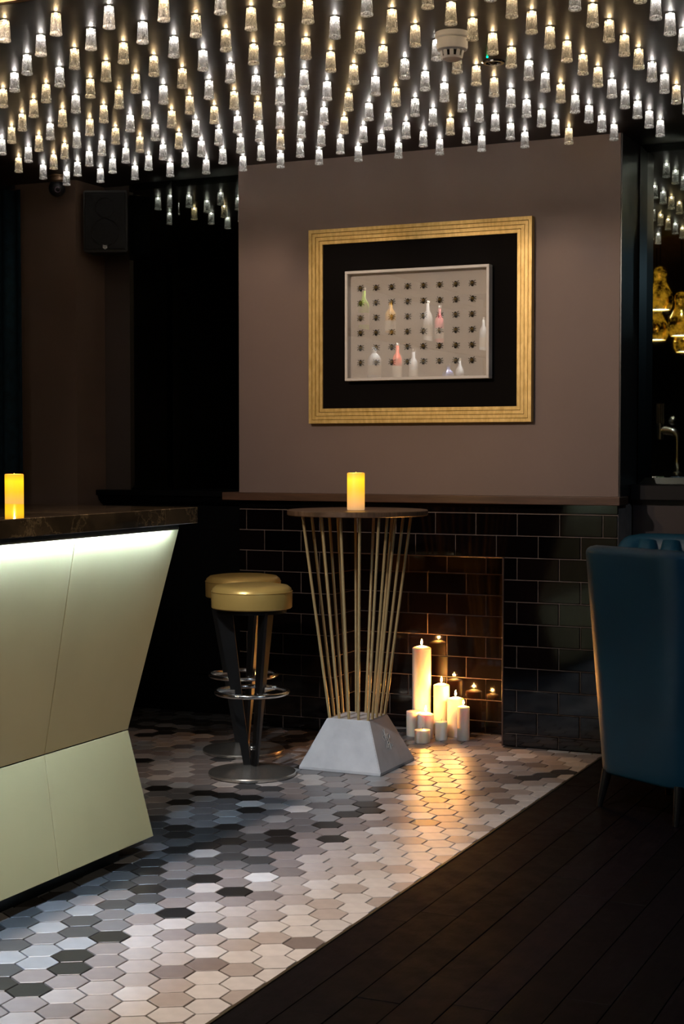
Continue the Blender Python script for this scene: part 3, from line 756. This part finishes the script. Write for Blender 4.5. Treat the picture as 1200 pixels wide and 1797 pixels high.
# ------------------------------------------------------------------ stools
def make_stool(loc, rz, label):
    t = thing('bar_stool', label, 'stool', loc, rz, None)
    b_ = B(); r = .168
    lathe(b_, [(0, .700), (r-.004, .700), (r, .704), (r+.001, .765), (r-.004, .782), (r-.018, .793), (r-.05, .798), (0, .800)], 56); finish('seat_cushion', b_, MAT['goldleather'], t, smooth=True)
    b_ = B(); tube(b_, [((r+.0005)*math.cos(2*PI*k/56), (r+.0005)*math.sin(2*PI*k/56), .770) for k in range(56)], .002, 6, closed=True); finish('seat_piping', b_, MAT['goldleather'], t, smooth='all')
    b_ = B(); lathe(b_, [(0, .682), (.145, .682), (.145, .700), (0, .700)], 40); finish('seat_plate', b_, MAT['stoolleg'], t, smooth=True)
    b_ = B(); lathe(b_, [(0, 0), (.176, 0), (.183, .003), (.184, .012), (.181, .016), (.10, .030), (.045, .040), (.0, .042)], 64); finish('base_disc', b_, MAT['steel'], t, smooth=True)
    for k in range(3):
        an = PI + k*2*PI/3; c, s = math.cos(an), math.sin(an)
        pts = [(.116, .690, .034), (.068, .36, .023), (.020, .032, .015)]     # centre radius, height, half width (radial)
        b_ = B(); rings = []
        for rc, z, hwid in pts:
            rings.append([b_.verts.new((c*(rc+a)-s*b2, s*(rc+a)+c*b2, z)) for a, b2 in ((-hwid, -.0065), (hwid, -.0065), (hwid, .0065), (-hwid, .0065))])
        b_.faces.new(rings[0]); b_.faces.new(rings[-1][::-1])
        for A_, B_ in zip(rings, rings[1:]):
            for m_ in range(4): b_.faces.new((A_[m_], A_[(m_+1) % 4], B_[(m_+1) % 4], B_[m_]))
        leg = finish('leg', b_, MAT['stoolleg'], t)
        b_ = B(); M_ = Matrix.Rotation(an, 4, 'Z')
        abox(b_, .070, .146, .008, .014, .338, .358, .001); abox(b_, .070, .146, -.014, -.008, .338, .358, .001)
        tube(b_, [(.085, -.017, .348), (.085, .017, .348)], .005, 8); tube(b_, [(.13, -.017, .348), (.13, .017, .348)], .005, 8)
        for v in b_.verts: v.co = M_ @ v.co
        finish('clamp', b_, MAT['chrome'], t, smooth=True)
    b_ = B(); tube(b_, [(.149*math.cos(2*PI*k/64), .149*math.sin(2*PI*k/64), .348) for k in range(64)], .0095, 12, closed=True); finish('foot_ring', b_, MAT['chrome'], t, smooth='all')
    b_ = B(); bmesh.ops.create_uvsphere(b_, u_segments=16, v_segments=10, radius=.010, matrix=Matrix.Translation((.0, -.02, .115))); finish('ball_bolt', b_, MAT['chrome'], t, smooth='all')
    b_ = B(); tube(b_, [(0, 0, .03), (0, 0, .13)], .008, 10); finish('centre_rod', b_, MAT['stoolleg'], t, smooth=True)
    return t
SR = YAW
make_stool((-3.022, 5.690, 0), SR-.06, 'gold-topped round bar stool in front, nearest the camera')
make_stool((-3.292, 6.115, 0), SR-.06, 'gold-topped round bar stool behind, closer to the black recess')

# ------------------------------------------------------------------ white candles in the alcove
def candle(x, y, r, h, label, lit=True, fl=.020, power=3):
    t = thing('pillar_candle', label, 'candle', (x, y, 0.0006), 0, 'white pillar candles grouped in the tiled alcove')
    sh = r*.28 if lit else .003
    b_ = B(); lathe(b_, [(0, 0), (r-.0015, 0), (r, .002), (r, h-sh), (r*.93, h-sh*.75), (r*.4, h-.002), (r*.2, h), (0, h-.001)], 36); finish('wax_body', b_, MAT['wax'], t, smooth=True)
    b_ = B(); tube(b_, [(0, 0, h-.003), (.0005, 0, h+.005), (.002, 0, h+.010)], .0009, 6); finish('wick', b_, MAT['wick'], t)
    if lit:
        b_ = B(); lathe(b_, [(0, h+.004), (.0035, h+.008), (.0048, h+.013), (.0042, h+.019), (.0022, h+.019+fl*.45), (0, h+.012+fl)], 14); finish('flame', b_, MAT['flame'], t, smooth=True)
        d = bpy.data.lights.new('candle_light', 'POINT'); d.energy = power; d.color = (1.0, .40, .09); d.shadow_soft_size = .006
        lo = bpy.data.objects.new('candle_light', d); COL.objects.link(lo); lo.parent = t; lo.location = (0, 0, h+.016)
    return t
candle(-2.735, 6.880, .0450, .420, 'tallest lit white pillar candle at the back of the alcove group', power=6.5)
candle(-2.643, 6.905, .0385, .242, 'lit white pillar candle just right of the tallest one', power=6.5)
candle(-2.556, 6.865, .0395, .188, 'lit white pillar candle third tallest, behind a slim one', power=6.5)
candle(-2.487, 6.785, .0290, .163, 'slim white pillar candle standing rightmost in the alcove group', power=1.5, fl=.012)
candle(-2.741, 6.795, .0350, .120, 'short white candle leftmost, partly behind the glowing stub', lit=False)
candle(-2.668, 6.765, .0385, .122, 'lit glowing white stub candle in front of the tallest candle', power=6.5)
candle(-2.640, 6.652, .0365, .062, 'lowest white stub candle standing frontmost on the hexagon tiles', lit=False)
candle(-2.585, 6.752, .0290, .088, 'small white candle between the front stub and slim rightmost candle', lit=False)

# ------------------------------------------------------------------ chairs
def lerp(a, b_, t): return a+(b_-a)*t
def shell_chair(loc, rz, label, W=.50, D=.52, H=.99, z0=.13, arm=.62, channels=0):
    # local axes: x = width, +y = the way the sitter faces; the back's outer face is y = 0
    t = thing('armchair', label, 'chair', loc, rz)
    def outline(zf, inset, n=44):
        # U from front left to front right; zf 0 (bottom) .. 1 (top)
        wtop, wbot = W, W-.07; hw_ = lerp(wbot, wtop, zf)/2-inset; rc = max(.145-inset, .02); y0 = inset - .035*zf + .03*(1-zf)
        pts = []
        ns = 12
        for k in range(ns): u = k/ns; pts.append((-hw_, lerp(D, y0+rc, u)))
        for k in range(10): an = PI+PI/2*k/10; pts.append((-hw_+rc+rc*math.cos(an), y0+rc+rc*math.sin(an)))
        nb = 10
        for k in range(nb): u = k/nb; pts.append((lerp(-hw_+rc, hw_-rc, u), y0))
        for k in range(10): an = -PI/2+PI/2*k/10; pts.append((hw_-rc+rc*math.cos(an), y0+rc+rc*math.sin(an)))
        for k in range(ns+1): u = k/ns; pts.append((hw_, lerp(y0+rc, D, u)))
        return pts
    def top_h(x_, y_):
        u = max(0, min(1, (y_-.02)/(D*.85))); f = u*u*(3-2*u)
        h_ = lerp(H, arm, f)
        if y_ < .12: h_ -= .012*max(0, 1-abs(abs(x_)-W*.0)/(W*.5))*0
        return h_
    b_ = B(); NZ = 16; th = .075
    def wall(inset, flip, drop=0):
        R = []
        for k in range(NZ+1):
            zf = k/NZ; row = []
            for (x_, y_) in outline(zf, inset):
                hx = top_h(x_, y_)-drop; z = lerp(z0, hx, zf); row.append((x_, y_, z))
            R.append(row)
        return R
    A_ = wall(0, False, .022); I_ = wall(th, True, .022)
    va = [[b_.verts.new(q_) for q_ in r_] for r_ in A_]; vi = [[b_.verts.new(q_) for q_ in r_] for r_ in I_]
    n = len(va[0])
    for k in range(NZ):
        for m_ in range(n-1):
            b_.faces.new((va[k][m_], va[k][m_+1], va[k+1][m_+1], va[k+1][m_])); b_.faces.new((vi[k][m_], vi[k+1][m_], vi[k+1][m_+1], vi[k][m_+1]))
        for m_ in (0, n-1): b_.faces.new((va[k][m_], va[k+1][m_], vi[k+1][m_], vi[k][m_]))
    # rounded rim
    rim = []
    for a in (.25, .5, .75):
        row = []
        for m_ in range(n):
            p0, p1 = va[NZ][m_].co, vi[NZ][m_].co; c = p0.lerp(p1, a); c.z += .022*math.sin(PI*a); row.append(b_.verts.new(c))
        rim.append(row)
    seq = [va[NZ]]+rim+[vi[NZ]]
    for s0, s1 in zip(seq, seq[1:]):
        for m_ in range(n-1): b_.faces.new((s0[m_], s0[m_+1], s1[m_+1], s1[m_]))
    for m_ in (0, n-1): b_.faces.new([s[m_] for s in seq])
    for m_ in range(n-1): b_.faces.new((va[0][m_], vi[0][m_], vi[0][m_+1], va[0][m_+1]))
    sh = finish('upholstered_shell', b_, MAT['chair'], t, smooth='all')
    md = sh.modifiers.new('soft', 'BEVEL'); md.width = .012; md.segments = 3; md.limit_method = 'ANGLE'; md.angle_limit = math.radians(50)
    b_ = B(); abox(b_, -W/2+.07, W/2-.07, .12, D+.02, z0-.005, z0+.12, .02, 3); finish('seat_base', b_, MAT['chair'], t, smooth=True)
    b_ = B(); abox(b_, -W/2+th, W/2-th, .07, D+.05, z0+.12, z0+.30, .035, 4); finish('seat_cushion', b_, MAT['chair'], t, smooth=True)
    if channels:
        for k in range(channels):
            x_ = lerp(-W/2+th, W/2-th, (k+.5)/channels); wd = (W-2*th)/channels/2
            b_ = B(); tube(b_, [(x_, th*.5+.03, z0+.3), (x_, th*.5+.02, H-.10), (x_, th*.5+.005, H-.03)], [wd, wd, wd*.7], 14)
            finish('back_channel', b_, MAT['chair'], t, smooth='all')
    for sx, sy, dx in ((-1, .06, 0), (1, .06, 0), (-1, D-.06, 0), (1, D-.06, 0)):
        b_ = B(); x_ = sx*(W/2-.115); dy = -.03 if sy < .1 else .02
        tube(b_, [(x_, sy, z0+.01), (x_+sx*.012, sy+dy, .0)], [.021, .011], 12); finish('leg', b_, MAT['stoolleg'], t, smooth=True)
    return t
make = shell_chair
make((-1.395, 5.595, 0), math.radians(-31.3), 'teal leather high-backed armchair seen from behind beside the tiled floor edge', W=.60, D=.44, H=1.0)
make((-1.27, 6.62, 0), PI, 'teal channel-backed tub seat half hidden behind the nearer teal armchair', W=.86, D=.34, H=1.0, arm=.72, channels=7)

# ------------------------------------------------------------------ curtain, speaker, security camera
b_ = B(); n = 150; xs0, xs1 = -5.95, -4.865
lo, hi = [], []
for k in range(n+1):
    u = k/n; x = lerp(xs0, xs1, u); y = 6.62+.045*math.sin(u*2*PI*8.5)+.018*math.sin(u*2*PI*21+1)
    lo.append(b_.verts.new((x, y, .01))); hi.append(b_.verts.new((x, y*.5+6.62*.5, 2.70)))
for k in range(n): b_.faces.new((lo[k], lo[k+1], hi[k+1], hi[k]))
cu = finish('curtain', b_, MAT['curtain'], smooth='all'); md = cu.modifiers.new('thick', 'SOLIDIFY'); md.thickness = .004
tag(cu, 'dark teal velvet curtain hanging in folds at the far left', 'curtain')
b_ = B(); tube(b_, [(-6.0, 6.62, 2.715), (-4.9, 6.62, 2.715)], .012, 10); tag(finish('curtain_rail', b_, MAT['blackplastic']), 'thin black rail along the ceiling carrying the teal curtain', 'rail')
t = thing('speaker', 'black wall loudspeaker with a pale badge in the left recess corner', 'speaker', (-4.455, 6.80, 2.375), .40)
b_ = B(); prism(b_, [(-.115, -.03), (.115, -.03), (.085, .125), (-.085, .125)], 0, .315); bmesh.ops.bevel(b_, geom=list(b_.edges), offset=.006, segments=2, affect='EDGES'); finish('cabinet', b_, MAT['blackplastic'], t)
b_ = B(); abox(b_, -.105, .105, -.036, -.030, .012, .303, .004, 2); finish('grille', b_, MAT['grille'], t)
for (z, r) in ((.225, .05), (.10, .07)):
    b_ = B(); bmesh.ops.create_circle(b_, radius=r, segments=32); 
    vs = list(b_.verts); pts = [(r*math.cos(2*PI*k/32), -.0375, z+r*math.sin(2*PI*k/32)) for k in range(32)]; b_.clear()
    tube(b_, pts, .0022, 6, closed=True); finish('driver_ring', b_, MAT['blackplastic'], t)
b_ = B(); prism(b_, [(.008, .034), (.008, .030), (.0105, .036), (.0115, .020), (0, .012), (-.0115, .020), (-.0105, .036), (-.004, .033), (.004, .033)][1:], -.0395, -.0362, 'y'); badge = finish('badge', b_, MAT['badge'], t)
for (bx_, bz_) in ((-.0045, .026), (.0045, .026), (0, .019)):
    b_ = B(); abox(b_, bx_-.0024, bx_+.0024, -.0402, -.0394, bz_-.0018, bz_+.0018); finish('badge_mark', b_, MAT['blackplastic'], badge)
b_ = B(); tube(b_, [(0, .09, .16), (.0, .17, .16)], .014, 10); finish('wall_bracket', b_, MAT['blackplastic'], t)
t = thing('security_camera', 'black dome security camera with a ring of tiny lights near the curtain', 'security camera', (-4.598, 6.58, ZC))
b_ = B(); lathe(b_, [(0, 0), (.048, 0), (.048, -.008), (.043, -.010), (.043, -.018), (.047, -.020), (.047, -.028), (.040, -.036), (0, -.036)], 36); finish('mount', b_, mat('bronze_mount', (.10, .06, .03), .35, .6), t, smooth=True)
b_ = B(); bmesh.ops.create_uvsphere(b_, u_segments=28, v_segments=16, radius=.042, matrix=Matrix.Translation((.0, -.008, -.066))); finish('ball', b_, MAT['blackplastic'], t, smooth='all')
toc = (Vector((0, 0, CAM_H))-Vector((-4.598, 6.572, ZC-.066))).normalized(); toc = Vector((toc.x+.1, toc.y, toc.z-.15)).normalized()
u_ = toc.cross(Vector((0, 0, 1))).normalized(); v_ = u_.cross(toc); c_ = Vector((0, -.008, -.066))+toc*.0395
b_ = B(); tube(b_, [c_+(u_*math.cos(2*PI*k/24)+v_*math.sin(2*PI*k/24))*.0165 for k in range(24)], .0012, 5, closed=True); finish('lens_rim', b_, MAT['blackplastic'], t)
for k in range(14):
    b_ = B(); bmesh.ops.create_icosphere(b_, subdivisions=1, radius=.0017, matrix=Matrix.Translation(c_+toc*.0012+(u_*math.cos(2*PI*k/14)+v_*math.sin(2*PI*k/14))*.013)); finish('infrared_led', b_, MAT['ir'], t)
b_ = B(); bmesh.ops.create_uvsphere(b_, u_segments=16, v_segments=8, radius=.008, matrix=Matrix.Translation(c_-toc*.003)); finish('lens', b_, MAT['darkglass'], t, smooth='all')

# ------------------------------------------------------------------ things on the bar that the mirrors and the picture glass reflect
YM = 7.03
t = thing('beer_tap', 'chrome beer tap with fluted handle standing on the bar worktop', 'tap', (-2.75, 1.58, 1.1665))
b_ = B(); lathe(b_, [(0, 0), (.045, 0), (.045, .008), (.030, .020), (.024, .09), (.020, .10), (0, .10)], 28); finish('tap_base', b_, MAT['chrome'], t, smooth=True)
b_ = B(); tube(b_, [(0, 0, .09), (0, 0, .28)]+[(-.07+.07*math.cos(a), 0, .28+.07*math.sin(a)) for a in [PI/2*k/8 for k in range(1, 9)]]+[(-.13, 0, .355)], .032, 20); finish('arched_column', b_, MAT['chrome'], t, smooth=True)
b_ = B(); tube(b_, [(-.14, 0, .28), (-.14, 0, .41)], .030, 20); finish('valve_body', b_, MAT['chrome'], t, smooth=True)
b_ = B()
for k in range(4): abox(b_, -.172+k*.017, -.160+k*.017, -.012, .012, .41, .57, .003)
finish('fluted_handle', b_, MAT['chrome'], t)
b_ = B(); bmesh.ops.create_uvsphere(b_, u_segments=20, v_segments=12, radius=.035, matrix=Matrix.Translation((-.04, 0, .43))); finish('knob', b_, MAT['chrome'], t, smooth='all')
MAT['goldglass'] = mat('mirrored_gold_glass', (.75, .46, .10), .10, 1, bstr=.5, bscale=18)
def glow_gold(m):
    nt = m.node_tree; b = nt.nodes['Principled BSDF']; n = noise(nt, 14, 4, .7)
    r = ramp(nt, n.outputs['Fac'], [(.42, (0, 0, 0)), (.62, (.45, .20, .012))]); nt.links.new(r.outputs[0], b.inputs['Emission Color']); b.inputs['Emission Strength'].default_value = 1.6  # inner glow put into the shade colour as patchy amber emission
glow_gold(MAT['goldglass'])
MAT['opening'] = emit('lit_pendant_opening', (1.0, .93, .75), 9)
for k, (x, y, zb, lab) in enumerate(((-2.86, 1.76, 2.474, 'highest'), (-3.03, 1.16, 2.28, 'second highest'), (-2.67, 1.86, 2.257, 'nearest the mirror'), (-2.78, 1.16, 2.175, 'lowest'))):
    t = thing('pendant_lamp', f'mirrored gold gourd-shaped glass pendant over the bar, {lab} of the four', 'pendant lamp', (x, y, zb), k*1.3, 'gold pendants over the bar')
    b_ = B(); lathe(b_, [(.082, 0), (.098, .035), (.103, .08), (.095, .13), (.070, .175), (.050, .215), (.047, .25), (.053, .285), (.050, .315), (.035, .335), (.012, .342), (0, .342)], 40); finish('glass_shade', b_, MAT['goldglass'], t, smooth=True)
    b_ = B(); lathe(b_, [(0, .012), (.080, .010), (.080, .006), (0, .006)], 32); finish('lit_diffuser', b_, MAT['opening'], t, smooth=True)
    b_ = B(); tube(b_, [(0, 0, .342), (0, 0, ZC+.30-zb)], .004, 6); finish('cord', b_, MAT['cord'], t)
# back bar shelving with lit bottles
t = thing('back_bar', 'dark back panel and cupboard behind the bar under the bottle shelves', 'cupboard', (-4.62, 1.9, 0))
b_ = B(); abox(b_, -.04, -.02, -1.7, 1.7, 1.0, 2.7); finish('back_panel', b_, MAT['black'], t)
b_ = B(); abox(b_, -.02, .26, -1.7, 1.7, 0, 1.0, .004); finish('cupboard', b_, MAT['room'], t)
for z, lab in ((1.50, 'lowest dark bottle shelf behind the bar'), (1.86, 'second dark bottle shelf up behind the bar'), (2.20, 'third dark bottle shelf up behind the bar'), (2.56, 'topmost dark empty shelf behind the bar')):
    t = thing('bottle_shelf', lab, 'shelf', (-4.62, 1.9, z))
    b_ = B(); abox(b_, 0, .26, -1.7, 1.7, -.02, -.0005, .002); finish('shelf_board', b_, MAT['room'], t)
    b_ = B(); abox(b_, .245, .26, -1.7, 1.7, -.055, -.0205); finish('lip_baffle', b_, MAT['room'], t)  # added to screen the strip behind it from the picture glass
    if z > 1.6:
        b_ = B(); abox(b_, .215, .235, -1.5, 1.42, -.028, -.0205); finish('shelf_fill', b_, emit('shelf_fill_%d' % int(z*100), (1, .93, .82), 42), t)  # unseen strip added to brighten the bottles
BT = {'green': (.30, .55, .03), 'clear': (.62, .68, .74), 'white': (.75, .76, .80), 'pink': (.72, .20, .22), 'amber': (.55, .28, .05), 'blue': (.30, .38, .75), 'red': (.55, .08, .05)}
BM = {k_: mat('bottle_'+k_, c_, .12, var=.35, vscale=30, stretch=(1, 1, .3)) for k_, c_ in BT.items()}
for k_ in ('clear', 'green'):
    pass
lab_m = mat('bottle_label', (.6, .57, .5), .6)
def bottle(y, z, col, h, r, sq, lab):
    t = thing('bottle', lab, 'bottle', (-4.46, y, z), 0, 'bottles on the back bar')
    b_ = B(); lathe(b_, [(0, 0), (r, 0), (r, h*.58), (r*.85, h*.66), (r*.36, h*.76), (r*.33, h*.93), (0, h*.93)], 4 if sq else 24); finish('glass', b_, BM[col], t, smooth=not sq)
    b_ = B(); lathe(b_, [(0, h*.93), (r*.40, h*.93), (r*.40, h), (0, h)], 14); finish('cap', b_, MAT['chrome'], t, smooth=True)
    if not sq: b_ = B(); lathe(b_, [(r+.0008, h*.15), (r+.0008, h*.42)], 24); finish('label', b_, lab_m, t, smooth=True)
for a_ in ((3.24, 2.20, 'green', .31, .04, 0, 'green bottle standing at the far end of the top back bar shelf'), (2.0, 2.20, 'white', .33, .038, 0, 'frosted white bottle on the top back bar shelf'), (1.75, 2.20, 'pink', .31, .038, 0, 'pink bottle beside the frosted white one on the back bar'),
           (3.05, 1.86, 'clear', .26, .05, 0, 'squat clear bottle at the far end of the lower back bar shelf'), (2.3, 1.86, 'clear', .27, .036, 0, 'tall slim clear bottle on the lower back bar shelf'), (1.55, 1.86, 'blue', .20, .05, 1, 'square bluish bottle on the lower back bar shelf'),
           (1.28, 1.86, 'clear', .26, .035, 0, 'clear bottle next to the square bluish bottle'), (2.75, 2.20, 'amber', .27, .04, 0, 'amber bottle on the top back bar shelf'), (2.62, 1.86, 'red', .30, .036, 0, 'dark red bottle on the lower back bar shelf'), (.7, 2.20, 'clear', .30, .035, 0, 'clear bottle at the near end of the top back bar shelf')): bottle(*a_)
